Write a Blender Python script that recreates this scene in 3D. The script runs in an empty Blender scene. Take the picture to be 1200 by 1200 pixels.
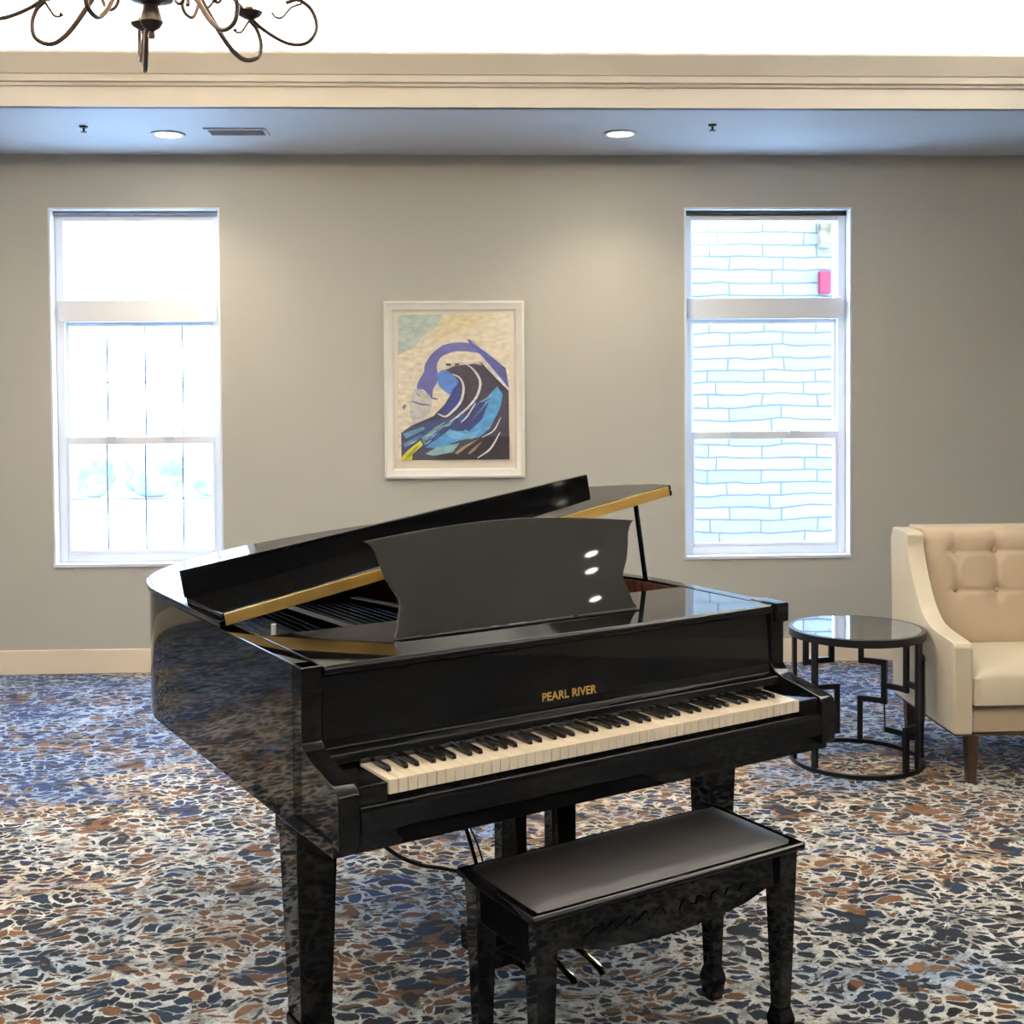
import bpy, bmesh, math, random
from mathutils import Vector, Matrix
from mathutils.geometry import tessellate_polygon
C = bpy.context.scene.collection
PI = math.pi
random.seed(7)

# ------------------------------------------------------------------ materials
def mat(name, col, rough=.5, metal=0., spec=.5, coat=0., emit=None, estr=0., sheen=0.):
    m = bpy.data.materials.new(name); m.use_nodes = True
    b = m.node_tree.nodes['Principled BSDF']
    b.inputs['Base Color'].default_value = (*col, 1)
    b.inputs['Roughness'].default_value = rough
    b.inputs['Metallic'].default_value = metal
    b.inputs['Specular IOR Level'].default_value = spec
    b.inputs['Coat Weight'].default_value = coat
    b.inputs['Sheen Weight'].default_value = sheen
    if emit:
        b.inputs['Emission Color'].default_value = (*emit, 1)
        b.inputs['Emission Strength'].default_value = estr
    return m
def N(m, t, **k):
    n = m.node_tree.nodes.new(t)
    for a, v in k.items():
        if a.startswith('i_'): n.inputs[int(a[2:])].default_value = v
        else: setattr(n, a, v)
    return n
def L(m, a, ai, b, bi): m.node_tree.links.new(a.outputs[ai], b.inputs[bi])
def bsdf(m): return m.node_tree.nodes['Principled BSDF']
def ramp(m, stops, interp='LINEAR'):
    r = N(m, 'ShaderNodeValToRGB'); cr = r.color_ramp; cr.interpolation = interp
    while len(cr.elements) < len(stops): cr.elements.new(.5)
    for e, (p, c) in zip(cr.elements, stops):
        e.position = p; e.color = (*c, 1) if len(c) == 3 else c
    return r
def noisebump(m, scale, strength, dist=.002):
    tc = N(m, 'ShaderNodeTexCoord'); n = N(m, 'ShaderNodeTexNoise'); n.inputs['Scale'].default_value = scale
    n.inputs['Detail'].default_value = 4
    b = N(m, 'ShaderNodeBump'); b.inputs['Strength'].default_value = strength; b.inputs['Distance'].default_value = dist
    L(m, tc, 'Object', n, 'Vector'); L(m, n, 0, b, 'Height'); L(m, b, 0, bsdf(m), 'Normal')
    return m
def noisecol(m, c1, c2, scale, detail=3, stretch=(1, 1, 1)):
    tc = N(m, 'ShaderNodeTexCoord'); mp = N(m, 'ShaderNodeMapping'); mp.inputs['Scale'].default_value = stretch
    n = N(m, 'ShaderNodeTexNoise'); n.inputs['Scale'].default_value = scale; n.inputs['Detail'].default_value = detail
    r = ramp(m, [(.35, c1), (.65, c2)])
    L(m, tc, 'Object', mp, 'Vector'); L(m, mp, 0, n, 'Vector'); L(m, n, 0, r, 0); L(m, r, 0, bsdf(m), 'Base Color')
    return m

LACQ = noisecol(mat('black_lacquer', (.004, .004, .0045), .035, spec=.2), (.0035, .0035, .004), (.005, .005, .0055), 3)
SATIN = noisecol(mat('satin_black', (.006, .006, .007), .3), (.005, .005, .006), (.008, .008, .009), 8)
WALL = noisebump(noisecol(mat('wall_paint', (.45, .43, .385), .6), (.435, .422, .375), (.455, .442, .395), .8), 90, .08)
TRIM = noisecol(mat('trim_paint', (.85, .74, .60), .4), (.92, .78, .61), (.93, .80, .63), 2)
CROWN = noisecol(mat('crown_paint', (.62, .52, .37), .5), (.365, .33, .28), (.385, .35, .30), 1.5)
SOFF = noisebump(noisecol(mat('soffit_paint', (.62, .63, .64), .65), (.61, .62, .63), (.63, .64, .65), 1), 90, .05)
CEIL = noisebump(noisecol(mat('ceiling_paint', (.85, .85, .84), .8), (.84, .84, .83), (.86, .86, .85), 1), 90, .05)
VINYL = noisecol(mat('window_vinyl', (.88, .90, .93), .35), (.87, .89, .92), (.89, .91, .94), 2)
REVEAL = noisecol(mat('reveal_paint', (.85, .87, .9), .5), (.84, .86, .89), (.86, .88, .91), 2)
MUNT = mat('muntin_metal', (.20, .21, .28), .4)
DARK = mat('dark_metal', (.005, .005, .006), .35, metal=.3)
BRASS = noisecol(mat('brass', (.75, .45, .12), .28, metal=.75), (.68, .42, .11), (.85, .55, .17), 14, stretch=(.3, 1, 1))
CHROME = mat('chrome', (.8, .8, .8), .12, metal=1)
IVORY = noisecol(mat('ivory_key', (.85, .74, .58), .3), (.83, .72, .56), (.87, .76, .60), 6)
EBONY = mat('ebony_key', (.006, .006, .007), .2)
DESKM = noisecol(mat('lacquer_reflection_grey', (.03, .03, .027), .025, spec=.5), (.028, .027, .024), (.032, .031, .028), 2)  # greyer than the case lacquer: room reflection put into the base colour
FELT = noisebump(mat('felt', (.02, .018, .018), .95), 300, .4)
MAHOG = noisecol(mat('mahogany', (.10, .04, .025), .25), (.075, .028, .018), (.13, .052, .033), 7, stretch=(1, 8, 1))
BENCHPAD = noisebump(noisecol(mat('bench_vinyl', (.02, .018, .018), .4, spec=.28), (.009, .008, .009), (.013, .011, .0105), 4), 220, .12)
IRON = noisebump(noisecol(mat('bronze_iron', (.015, .009, .006), .45, metal=.4), (.010, .007, .005), (.035, .016, .009), 30), 200, .3)
LEATH = noisebump(noisecol(mat('tan_leather', (.50, .39, .27), .42), (.48, .375, .26), (.52, .405, .285), 5), 160, .1)
LEATH2 = noisebump(noisecol(mat('cream_leather', (.66, .58, .44), .38), (.64, .56, .42), (.68, .60, .46), 5), 160, .1)
PIPING = mat('dark_piping', (.05, .03, .02), .5)
WOODLEG = noisecol(mat('dark_walnut', (.03, .014, .008), .35), (.02, .01, .006), (.045, .02, .011), 12, stretch=(1, 1, .15))
FRAME = noisecol(mat('champagne_frame', (.84, .81, .75), .25), (.82, .79, .73), (.86, .83, .77), 6)
MATB = mat('mat_board', (.74, .68, .56), .8)
LENS = mat('lamp_lens', (1, .95, .85), .5, emit=(1, .9, .72), estr=26)
CANDLE = mat('candle_sleeve', (.75, .65, .45), .5)
BULB = mat('bulb', (1, .9, .7), .4, emit=(1, .8, .5), estr=12)
WPLAST = mat('white_plastic', (.6, .6, .6), .5)
RUBBER = mat('black_rubber', (.01, .01, .01), .5)
BPED = mat('pedal_brass', (.8, .6, .25), .15, metal=1)

def glass_mat(name, tint, ior=1.45, rough=0.):
    m = bpy.data.materials.new(name); m.use_nodes = True; nt = m.node_tree
    nt.nodes.remove(bsdf(m)); out = nt.nodes['Material Output']
    tr = N(m, 'ShaderNodeBsdfTransparent'); tr.inputs[0].default_value = (*tint, 1)
    gl = N(m, 'ShaderNodeBsdfGlossy'); gl.inputs['Roughness'].default_value = rough
    lw = N(m, 'ShaderNodeLayerWeight'); lw.inputs[0].default_value = .5
    pw = N(m, 'ShaderNodeMath', operation='POWER'); pw.inputs[1].default_value = 4.5; L(m, lw, 'Facing', pw, 0)
    pw.inputs[1].default_value = 4.5 if ior < 2 else 2.5
    fr = N(m, 'ShaderNodeMapRange'); fr.inputs[3].default_value = ((ior-1)/(ior+1))**2; fr.inputs[4].default_value = 1.; L(m, pw, 0, fr, 0)
    mx = N(m, 'ShaderNodeMixShader')
    L(m, fr, 0, mx, 0); L(m, tr, 0, mx, 1); L(m, gl, 0, mx, 2); L(m, mx, 0, out, 0)
    return m
PANE = glass_mat('window_glass', (.97, .98, .98))
TGLASS = glass_mat('tinted_table_glass', (.70, .78, .77), 4.)

# patterned carpet: cream web over navy, brown and charcoal cells, in drifting zones of colour, with some window daylight painted in
def carpet():
    m = mat('patterned_carpet', (.3, .3, .3), .95, spec=.15, sheen=.15)
    bsdf(m).inputs['Sheen Roughness'].default_value = .4
    tc = N(m, 'ShaderNodeTexCoord')
    def vadd(vec, noise_scale, amt):
        n = N(m, 'ShaderNodeTexNoise'); n.inputs['Scale'].default_value = noise_scale; n.inputs['Detail'].default_value = 2
        s = N(m, 'ShaderNodeVectorMath', operation='SUBTRACT'); s.inputs[1].default_value = (.5, .5, .5)
        k = N(m, 'ShaderNodeVectorMath', operation='SCALE'); k.inputs['Scale'].default_value = amt
        a = N(m, 'ShaderNodeVectorMath', operation='ADD')
        L(m, vec[0], vec[1], n, 'Vector'); L(m, n, 'Color', s, 0); L(m, s, 0, k, 0); L(m, k, 0, a, 0); L(m, vec[0], vec[1], a, 1)
        return (a, 0)
    base = (tc, 'Object')
    w = vadd(base, 5., .16); w = vadd(w, 16., .045); w = vadd(w, 60., .014)
    mp = N(m, 'ShaderNodeMapping'); mp.inputs['Scale'].default_value = (.72, 1.15, 1.)
    L(m, w[0], w[1], mp, 'Vector')
    ve = N(m, 'ShaderNodeTexVoronoi', feature='DISTANCE_TO_EDGE'); ve.inputs['Scale'].default_value = 25
    vc = N(m, 'ShaderNodeTexVoronoi', feature='F1'); vc.inputs['Scale'].default_value = 25
    L(m, mp, 0, ve, 'Vector'); L(m, mp, 0, vc, 'Vector')
    # web thickness drifts
    tn = N(m, 'ShaderNodeTexNoise'); tn.inputs['Scale'].default_value = 2.6; tn.inputs['Detail'].default_value = 3
    L(m, base[0], base[1], tn, 'Vector')
    tr = N(m, 'ShaderNodeMapRange'); tr.inputs[1].default_value = .3; tr.inputs[2].default_value = .7; tr.inputs[3].default_value = -.09; tr.inputs[4].default_value = .08
    L(m, tn, 0, tr, 0)
    sq = N(m, 'ShaderNodeMath', operation='MULTIPLY'); L(m, vc, 'Distance', sq, 0); L(m, vc, 'Distance', sq, 1)
    sk = N(m, 'ShaderNodeMath', operation='MULTIPLY'); L(m, sq, 0, sk, 0); sk.inputs[1].default_value = .42
    q = N(m, 'ShaderNodeMath', operation='SUBTRACT'); L(m, ve, 0, q, 0); L(m, sk, 0, q, 1)
    df = N(m, 'ShaderNodeMath', operation='SUBTRACT'); L(m, tr, 0, df, 0); L(m, q, 0, df, 1)
    ms = N(m, 'ShaderNodeMapRange'); ms.inputs[1].default_value = -.025; ms.inputs[2].default_value = .025
    L(m, df, 0, ms, 0)
    # cell colour: random cell value shifted by a broad zone noise
    zn = N(m, 'ShaderNodeTexNoise'); zn.inputs['Scale'].default_value = .95; zn.inputs['Detail'].default_value = 3; zn.inputs['Roughness'].default_value = .6
    zm = N(m, 'ShaderNodeMapping'); zm.inputs['Location'].default_value = (3.1, 1.7, 0); zm.inputs['Scale'].default_value = (.8, 1.5, 1)
    L(m, base[0], base[1], zm, 'Vector'); L(m, zm, 0, zn, 'Vector')
    sp = N(m, 'ShaderNodeSeparateColor'); L(m, vc, 'Color', sp, 0)
    rr = N(m, 'ShaderNodeMapRange'); rr.inputs[3].default_value = -.13; rr.inputs[4].default_value = .13; L(m, sp, 0, rr, 0)
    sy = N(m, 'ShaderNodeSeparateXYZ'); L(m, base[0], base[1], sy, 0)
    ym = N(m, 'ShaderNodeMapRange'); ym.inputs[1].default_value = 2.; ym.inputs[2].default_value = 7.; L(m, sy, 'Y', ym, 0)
    yr = ramp(m, [(.18, (.38,)*3), (.36, (.5,)*3), (.52, (.54,)*3), (.66, (.70,)*3), (1., (.72,)*3)]); L(m, ym, 0, yr, 0)  # bluer towards the window wall: the carpet's own blue zones plus painted-in daylight
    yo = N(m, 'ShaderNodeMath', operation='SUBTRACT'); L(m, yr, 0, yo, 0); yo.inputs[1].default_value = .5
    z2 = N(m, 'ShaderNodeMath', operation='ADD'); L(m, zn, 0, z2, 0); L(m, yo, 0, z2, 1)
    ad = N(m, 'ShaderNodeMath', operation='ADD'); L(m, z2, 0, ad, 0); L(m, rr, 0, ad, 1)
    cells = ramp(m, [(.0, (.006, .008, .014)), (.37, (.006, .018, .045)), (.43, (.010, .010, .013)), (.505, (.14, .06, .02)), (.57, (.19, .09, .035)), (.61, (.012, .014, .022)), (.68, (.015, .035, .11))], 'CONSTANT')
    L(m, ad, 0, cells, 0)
    # web colour zones: cream, grey, blue grey, ochre
    wn = N(m, 'ShaderNodeTexNoise'); wn.inputs['Scale'].default_value = 1.25; wn.inputs['Detail'].default_value = 4; wn.inputs['Roughness'].default_value = .6
    wm = N(m, 'ShaderNodeMapping'); wm.inputs['Location'].default_value = (9.1, 4.2, 0); wm.inputs['Scale'].default_value = (.8, 1.5, 1)
    L(m, base[0], base[1], wm, 'Vector'); L(m, wm, 0, wn, 'Vector')
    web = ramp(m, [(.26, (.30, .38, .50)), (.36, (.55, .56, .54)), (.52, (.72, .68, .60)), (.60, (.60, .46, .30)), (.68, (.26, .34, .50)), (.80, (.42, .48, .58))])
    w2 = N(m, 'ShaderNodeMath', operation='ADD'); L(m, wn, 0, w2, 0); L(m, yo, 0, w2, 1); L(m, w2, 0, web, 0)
    # solid patches: web vanishes where patch noise is low
    pn = N(m, 'ShaderNodeTexNoise'); pn.inputs['Scale'].default_value = 5.5; pn.inputs['Detail'].default_value = 3
    L(m, w[0], w[1], pn, 'Vector')
    pr = N(m, 'ShaderNodeMapRange'); pr.inputs[1].default_value = .36; pr.inputs[2].default_value = .41
    L(m, pn, 0, pr, 0)
    mm = N(m, 'ShaderNodeMath', operation='MULTIPLY'); L(m, ms, 0, mm, 0); L(m, pr, 0, mm, 1)
    mx = N(m, 'ShaderNodeMix', data_type='RGBA')
    bn = N(m, 'ShaderNodeTexNoise'); bn.inputs['Scale'].default_value = 14; bn.inputs['Detail'].default_value = 5; bn.inputs['Roughness'].default_value = .7
    L(m, base[0], base[1], bn, 'Vector')
    bq = N(m, 'ShaderNodeMapRange'); bq.inputs[1].default_value = .38; bq.inputs[2].default_value = .56; bq.inputs[3].default_value = .35; bq.inputs[4].default_value = 1.0; L(m, bn, 0, bq, 0)
    # small dark flecks strung along the web
    v2 = N(m, 'ShaderNodeTexVoronoi', feature='F1'); v2.inputs['Scale'].default_value = 55; L(m, mp, 0, v2, 'Vector')
    q2 = N(m, 'ShaderNodeMapRange'); q2.inputs[1].default_value = .22; q2.inputs[2].default_value = .34; q2.inputs[3].default_value = .22; q2.inputs[4].default_value = 1.; L(m, v2, 'Distance', q2, 0)
    qq = N(m, 'ShaderNodeMath', operation='MULTIPLY'); L(m, bq, 0, qq, 0); L(m, q2, 0, qq, 1)
    wb = N(m, 'ShaderNodeVectorMath', operation='SCALE'); L(m, web, 0, wb, 0); L(m, qq, 0, wb, 'Scale')
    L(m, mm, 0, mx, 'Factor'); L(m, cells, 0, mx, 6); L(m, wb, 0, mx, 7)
    # pile speckle
    fn = N(m, 'ShaderNodeTexNoise'); fn.inputs['Scale'].default_value = 170; fn.inputs['Detail'].default_value = 3
    L(m, base[0], base[1], fn, 'Vector')
    fr = N(m, 'ShaderNodeMapRange'); fr.inputs[1].default_value = .25; fr.inputs[2].default_value = .75; fr.inputs[3].default_value = .6; fr.inputs[4].default_value = 1.35
    L(m, fn, 0, fr, 0)
    ml = N(m, 'ShaderNodeVectorMath', operation='SCALE'); L(m, mx, 2, ml, 0); L(m, fr, 0, ml, 'Scale')
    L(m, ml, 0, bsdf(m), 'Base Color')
    b = N(m, 'ShaderNodeBump'); b.inputs['Strength'].default_value = .5; b.inputs['Distance'].default_value = .004
    L(m, fn, 0, b, 'Height'); L(m, b, 0, bsdf(m), 'Normal')
    return m
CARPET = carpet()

def stonewall():
    m = mat('pale_ledgestone', (.7, .7, .7), .85)
    tc = N(m, 'ShaderNodeTexCoord'); mp = N(m, 'ShaderNodeMapping'); mp.inputs['Rotation'].default_value = (PI/2, 0, 0)
    nz = N(m, 'ShaderNodeTexNoise'); nz.inputs['Scale'].default_value = 3
    br = N(m, 'ShaderNodeTexBrick'); br.offset = .37; br.squash = 1.6; br.squash_frequency = 3
    for k, v in (('Color1', (.27, .235, .20, 1)), ('Color2', (.20, .185, .165, 1)), ('Mortar', (.095, .09, .09, 1))): br.inputs[k].default_value = v
    br.inputs['Scale'].default_value = 1.; br.inputs['Mortar Size'].default_value = .008; br.inputs['Mortar Smooth'].default_value = .3
    br.inputs['Brick Width'].default_value = .46; br.inputs['Row Height'].default_value = .105
    nk = N(m, 'ShaderNodeVectorMath', operation='SCALE'); nk.inputs['Scale'].default_value = .09; na = N(m, 'ShaderNodeVectorMath', operation='ADD')
    nz.inputs['Scale'].default_value = 2.2; nz.inputs['Detail'].default_value = 3
    L(m, tc, 'Object', mp, 'Vector'); L(m, mp, 0, nz, 'Vector'); L(m, nz, 'Color', nk, 0); L(m, mp, 0, na, 0); L(m, nk, 0, na, 1)
    L(m, na, 0, br, 'Vector'); L(m, br, 0, bsdf(m), 'Base Color')
    b = N(m, 'ShaderNodeBump'); b.inputs['Strength'].default_value = .5; b.inputs['Distance'].default_value = .03
    b.invert = True
    L(m, br, 'Fac', b, 'Height'); L(m, b, 0, bsdf(m), 'Normal')
    return m
STONE = stonewall()

# ------------------------------------------------------------------ mesh helpers
def finish(name, bm, m, parent=None, bevel=0., smooth=True, ang=38, seg=2, loc=None):
    bmesh.ops.recalc_face_normals(bm, faces=bm.faces)
    if bevel:
        es = [e for e in bm.edges if len(e.link_faces) == 2 and e.calc_face_angle(0) > math.radians(35)]
        bmesh.ops.bevel(bm, geom=es, offset=bevel, segments=seg, affect='EDGES', profile=.5, clamp_overlap=True)
    if smooth:
        for f in bm.faces: f.smooth = True
        for e in bm.edges:
            if len(e.link_faces) == 2 and e.calc_face_angle(0) > math.radians(ang): e.smooth = False
    me = bpy.data.meshes.new(name); bm.to_mesh(me); bm.free()
    for x in (m if isinstance(m, (list, tuple)) else [m]): me.materials.append(x)
    o = bpy.data.objects.new(name, me); C.objects.link(o)
    if bevel:
        w_ = o.modifiers.new('weighted_normals', 'WEIGHTED_NORMAL'); w_.keep_sharp = True; w_.weight = 90
    if parent: o.parent = parent
    if loc: o.location = loc
    return o
def B(): return bmesh.new()
def box(bm, x0, x1, y0, y1, z0, z1, mi=0, M=None):
    vs = [bm.verts.new(Vector((x, y, z)) if M is None else M @ Vector((x, y, z))) for z in (z0, z1) for y in (y0, y1) for x in (x0, x1)]
    for f in ((0, 2, 3, 1), (4, 5, 7, 6), (0, 1, 5, 4), (2, 6, 7, 3), (0, 4, 6, 2), (1, 3, 7, 5)):
        fc = bm.faces.new([vs[i] for i in f]); fc.material_index = mi
    return bm
def prism(bm, pts, a0, a1, axis='z', mi=0):
    """closed polygon pts extruded along axis; pts are the two other coordinates in order"""
    def P(p, h):
        return {'z': (p[0], p[1], h), 'x': (h, p[0], p[1]), 'y': (p[0], h, p[1])}[axis]
    A = [bm.verts.new(P(p, a0)) for p in pts]; Bv = [bm.verts.new(P(p, a1)) for p in pts]
    n = len(pts)
    for i in range(n):
        f = bm.faces.new((A[i], A[(i+1) % n], Bv[(i+1) % n], Bv[i])); f.material_index = mi
    f1 = bm.faces.new(A[::-1]); f2 = bm.faces.new(Bv); f1.material_index = f2.material_index = mi
    return bm
def catmull(pts, n=8, closed=False):
    P = [Vector(p) for p in pts]; out = []
    m = len(P); rng = range(m if closed else m-1)
    for i in rng:
        p0 = P[(i-1) % m] if closed or i > 0 else P[0]*2-P[1]
        p1 = P[i]; p2 = P[(i+1) % m]
        p3 = P[(i+2) % m] if closed or i+2 < m else P[-1]*2-P[-2]
        for k in range(n):
            t = k/n
            out.append(.5*((2*p1)+(-p0+p2)*t+(2*p0-5*p1+4*p2-p3)*t*t+(-p0+3*p1-3*p2+p3)*t**3))
    if not closed: out.append(P[-1])
    return out
def tube(bm, pts, r, seg=8, closed=False, flat=1.):
    P = [Vector(p) for p in pts]; n = len(P)
    R = r if isinstance(r, (list, tuple)) else [r]*n
    rings = []; up = None
    for i in range(n):
        if closed: t = P[(i+1) % n]-P[i-1]
        else: t = P[min(i+1, n-1)]-P[max(i-1, 0)]
        t.normalize()
        if up is None:
            up = t.orthogonal().normalized() if abs(t.z) > .9 else Vector((0, 0, 1))
        up = (up-t*up.dot(t)); up = up.normalized() if up.length > 1e-6 else t.orthogonal().normalized()
        s = t.cross(up)
        rings.append([bm.verts.new(P[i]+(up*math.cos(a)*flat+s*math.sin(a))*R[i]) for a in [2*PI*k/seg for k in range(seg)]])
    for i in range(n if closed else n-1):
        a, b = rings[i], rings[(i+1) % n]
        for k in range(seg): bm.faces.new((a[k], a[(k+1) % seg], b[(k+1) % seg], b[k]))
    if not closed: bm.faces.new(rings[0][::-1]); bm.faces.new(rings[-1])
    return bm
def lathe(bm, prof, c=(0, 0, 0), seg=24):
    rings = []
    for r, z in prof:
        if r < 1e-5: rings.append([bm.verts.new((c[0], c[1], c[2]+z))])
        else: rings.append([bm.verts.new((c[0]+r*math.cos(2*PI*k/seg), c[1]+r*math.sin(2*PI*k/seg), c[2]+z)) for k in range(seg)])
    for a, b in zip(rings, rings[1:]):
        for k in range(seg):
            q = [a[k % len(a)], a[(k+1) % len(a)], b[(k+1) % len(b)], b[k % len(b)]]
            u = []
            for v in q:
                if v not in u: u.append(v)
            if len(u) > 2: bm.faces.new(u)
    return bm
def taper(bm, x0, x1, y0, y1, z0, z1, k0=.7, k1=1., cx=None, cy=None):
    """post whose bottom section is k0 of the top"""
    cx = (x0+x1)/2 if cx is None else cx; cy = (y0+y1)/2 if cy is None else cy
    def ring(z, k): return [bm.verts.new((cx+(x-cx)*k, cy+(y-cy)*k, z)) for x, y in ((x0, y0), (x1, y0), (x1, y1), (x0, y1))]
    a, b = ring(z0, k0), ring(z1, k1)
    for i in range(4): bm.faces.new((a[i], a[(i+1) % 4], b[(i+1) % 4], b[i]))
    bm.faces.new(a[::-1]); bm.faces.new(b); return bm
def thing(name, label, cat, loc=(0, 0, 0), rz=0., group=None):
    o = bpy.data.objects.new(name, None); C.objects.link(o); o.location = loc; o.rotation_euler = (0, 0, rz)
    o.empty_display_size = .1; return tag(o, label, cat, group)
def tag(o, label, cat, group=None):
    o['label'] = label; o['category'] = cat
    if group: o['group'] = group
    return o
def struct(o): o['kind'] = 'structure'; return o

# ------------------------------------------------------------------ room
YW = 6.96; SOFZ = 2.905; TRZ = 3.75; YC = 5.80
XL, XR, YB = -5.2, 6.2, -4.2; TX0, TX1, TY0 = -3.9, 3.0, -2.9
WZ0, WZ1 = .6006, 2.6118
WIN = [(-2.2835, -1.3352), (1.2854, 2.2541)]
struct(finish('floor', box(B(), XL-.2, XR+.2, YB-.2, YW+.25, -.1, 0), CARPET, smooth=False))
bm = B(); xs = [XL-.2, WIN[0][0], WIN[0][1], WIN[1][0], WIN[1][1], XR+.2]
for i in range(5):
    if i in (1, 3):
        box(bm, xs[i], xs[i+1], YW, YW+.2, 0, WZ0); box(bm, xs[i], xs[i+1], YW, YW+.2, WZ1, 4.1)
    else: box(bm, xs[i], xs[i+1], YW, YW+.2, 0, 4.1)
struct(finish('wall_back', bm, WALL, smooth=False))
struct(finish('wall_left', box(B(), XL-.2, XL, YB, YW, 0, 4.1), WALL, smooth=False))
struct(finish('wall_right', box(B(), XR, XR+.2, YB, YW, 0, 4.1), WALL, smooth=False))
struct(finish('wall_front', box(B(), XL, XR, YB-.2, YB, 0, 4.1), WALL, smooth=False))
# lowered soffit around the tray
bm = B()
box(bm, XL, XR, YC, YW, SOFZ, SOFZ+.1); box(bm, XL, XR, YB, TY0, SOFZ, SOFZ+.1)
box(bm, XL, TX0, TY0, YC, SOFZ, SOFZ+.1); box(bm, TX1, XR, TY0, YC, SOFZ, SOFZ+.1)
struct(finish('ceiling', bm, SOFF, smooth=False))
struct(finish('ceiling', box(B(), XL, XR, YB, YW, TRZ, TRZ+.1), CEIL, smooth=False))
bm = B(); TT = .62  # tray sides set back so the cove is open behind the crown
box(bm, TX0-.45, TX1+.45, YC+.40, YC+.45, SOFZ+.1, TRZ); box(bm, TX0-.45, TX1+.45, TY0-.45, TY0-.40, SOFZ+.1, TRZ)
box(bm, TX0-.45, TX0-.40, TY0-.4, YC+.4, SOFZ+.1, TRZ); box(bm, TX1+.40, TX1+.45, TY0-.4, YC+.4, SOFZ+.1, TRZ)
struct(finish('ceiling', bm, CEIL, smooth=False))
# crown band round the tray (stepped profile)
prof = [(0, SOFZ), (-.02, SOFZ), (-.02, 2.995), (-.03, 3.0), (-.032, 3.012), (-.045, 3.016), (-.05, 3.045), (-.056, 3.05), (-.06, 3.06), (-.10, 3.13), (-.10, 3.142), (.02, 3.142), (.02, SOFZ)]
def crown(fn, a0, a1):
    bm = B(); A = [bm.verts.new(fn(d, a0, z)) for d, z in prof]; Z = [bm.verts.new(fn(d, a1, z)) for d, z in prof]
    n = len(prof)
    for i in range(n): bm.faces.new((A[i], A[(i+1) % n], Z[(i+1) % n], Z[i]))
    bm.faces.new(A[::-1]); bm.faces.new(Z); return bm
struct(finish('trim_1', crown(lambda d, a, z: (a, YC+d, z), TX0, TX1), CROWN, ang=25))
struct(finish('trim_2', crown(lambda d, a, z: (a, TY0-d, z), TX0, TX1), CROWN, ang=25))
struct(finish('trim_3', crown(lambda d, a, z: (TX0-d, a, z), TY0, YC), CROWN, ang=25))
struct(finish('trim_4', crown(lambda d, a, z: (TX1+d, a, z), TY0, YC), CROWN, ang=25))
def baseb(name, x0, x1, y0, y1): struct(finish(name, box(B(), x0, x1, y0, y1, 0, .135), TRIM, bevel=.004))
baseb('baseboard_back', XL, XR, YW-.018, YW); baseb('baseboard_left', XL, XL+.018, YB, YW-.02)
baseb('baseboard_right', XR-.018, XR, YB, YW-.02); baseb('baseboard_front', XL+.02, XR-.02, YB, YB+.018)

# windows
def window(n, x0, x1, grid):
    bm = B(); t = .012   # painted reveal lining, sill and the outer frame
    y0, y1 = YW-.004, YW+.11
    box(bm, x0, x0+t, y0, y1, WZ0, WZ1); box(bm, x1-t, x1, y0, y1, WZ0, WZ1); box(bm, x0+t, x1-t, y0, y1, WZ1-t, WZ1)
    box(bm, x0, x1, YW-.012, y1, WZ0-.002, WZ0+.016)
    w = struct(finish('window_%d' % n, bm, REVEAL, bevel=.002))
    f0, f1 = YW+.075, YW+.15; X0, X1 = x0+t, x1-t; s = .045
    bm = B(); box(bm, X0, X0+s, f0, f1, WZ0+.016, WZ1-t); box(bm, X1-s, X1, f0, f1, WZ0+.016, WZ1-t)
    box(bm, X0+s, X1-s, f0, f1, WZ0+.016, .662); box(bm, X0+s, X1-s, f0, f1, 2.545, WZ1-t)
    finish('window_frame', bm, VINYL, w, bevel=.004)
    bm = B(); box(bm, X0+.02, X1-.02, f0-.02, f1-.01, 1.978, 2.10); finish('transom_rail', bm, VINYL, w, bevel=.005)
    # sashes
    bm = B(); a, b = X0+s, X1-s; k = .016
    box(bm, a, b, f0+.006, f0+.036, 1.285, 1.328); box(bm, a, a+k, f0+.006, f0+.036, .662, 1.285); box(bm, b-k, b, f0+.006, f0+.036, .662, 1.285); box(bm, a+k, b-k, f0+.006, f0+.036, .662, .682)
    finish('lower_sash', bm, VINYL, w, bevel=.003)
    bm = B(); box(bm, a, a+k, f0+.04, f0+.066, 1.328, 1.978); box(bm, b-k, b, f0+.04, f0+.066, 1.328, 1.978); box(bm, a+k, b-k, f0+.04, f0+.066, 1.955, 1.978)
    finish('upper_sash', bm, VINYL, w, bevel=.003)
    for z0, z1, y in ((.682, 1.285, f0+.02), (1.328, 1.955, f0+.05), (2.10, 2.545, f0+.045)):
        e = k if z1 < 2 else 0
        finish('pane', box(B(), a+e, b-e, y, y+.004, z0, z1), PANE, w, smooth=False)
    if grid:
        for z0, z1, zh, y in ((.682, 1.285, .972, f0+.024), (1.328, 1.955, 1.637, f0+.054)):
            bm = B()
            for x in (-2.007, -1.792, -1.581): box(bm, x-.0042, x+.0042, y+.001, y+.007, z0, z1)
            box(bm, a+k, b-k, y+.001, y+.007, zh-.0035, zh+.0035)
            finish('muntin_grid', bm, MUNT, w, smooth=False)
    bm = B(); box(bm, X0, X1, YW+.055, YW+.07, 2.573, 2.594); finish('shade_headrail', bm, DARK if not grid else MUNT, w, bevel=.004)
    for x in (X0+.3, X1-.3):
        bm = B(); box(bm, x-.03, x+.03, f0-.012, f0+.006, 1.318, 1.332); finish('sash_lock', bm, VINYL, w, bevel=.003)
    return w
window(1, *WIN[0], True); window(2, *WIN[1], False)

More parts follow.
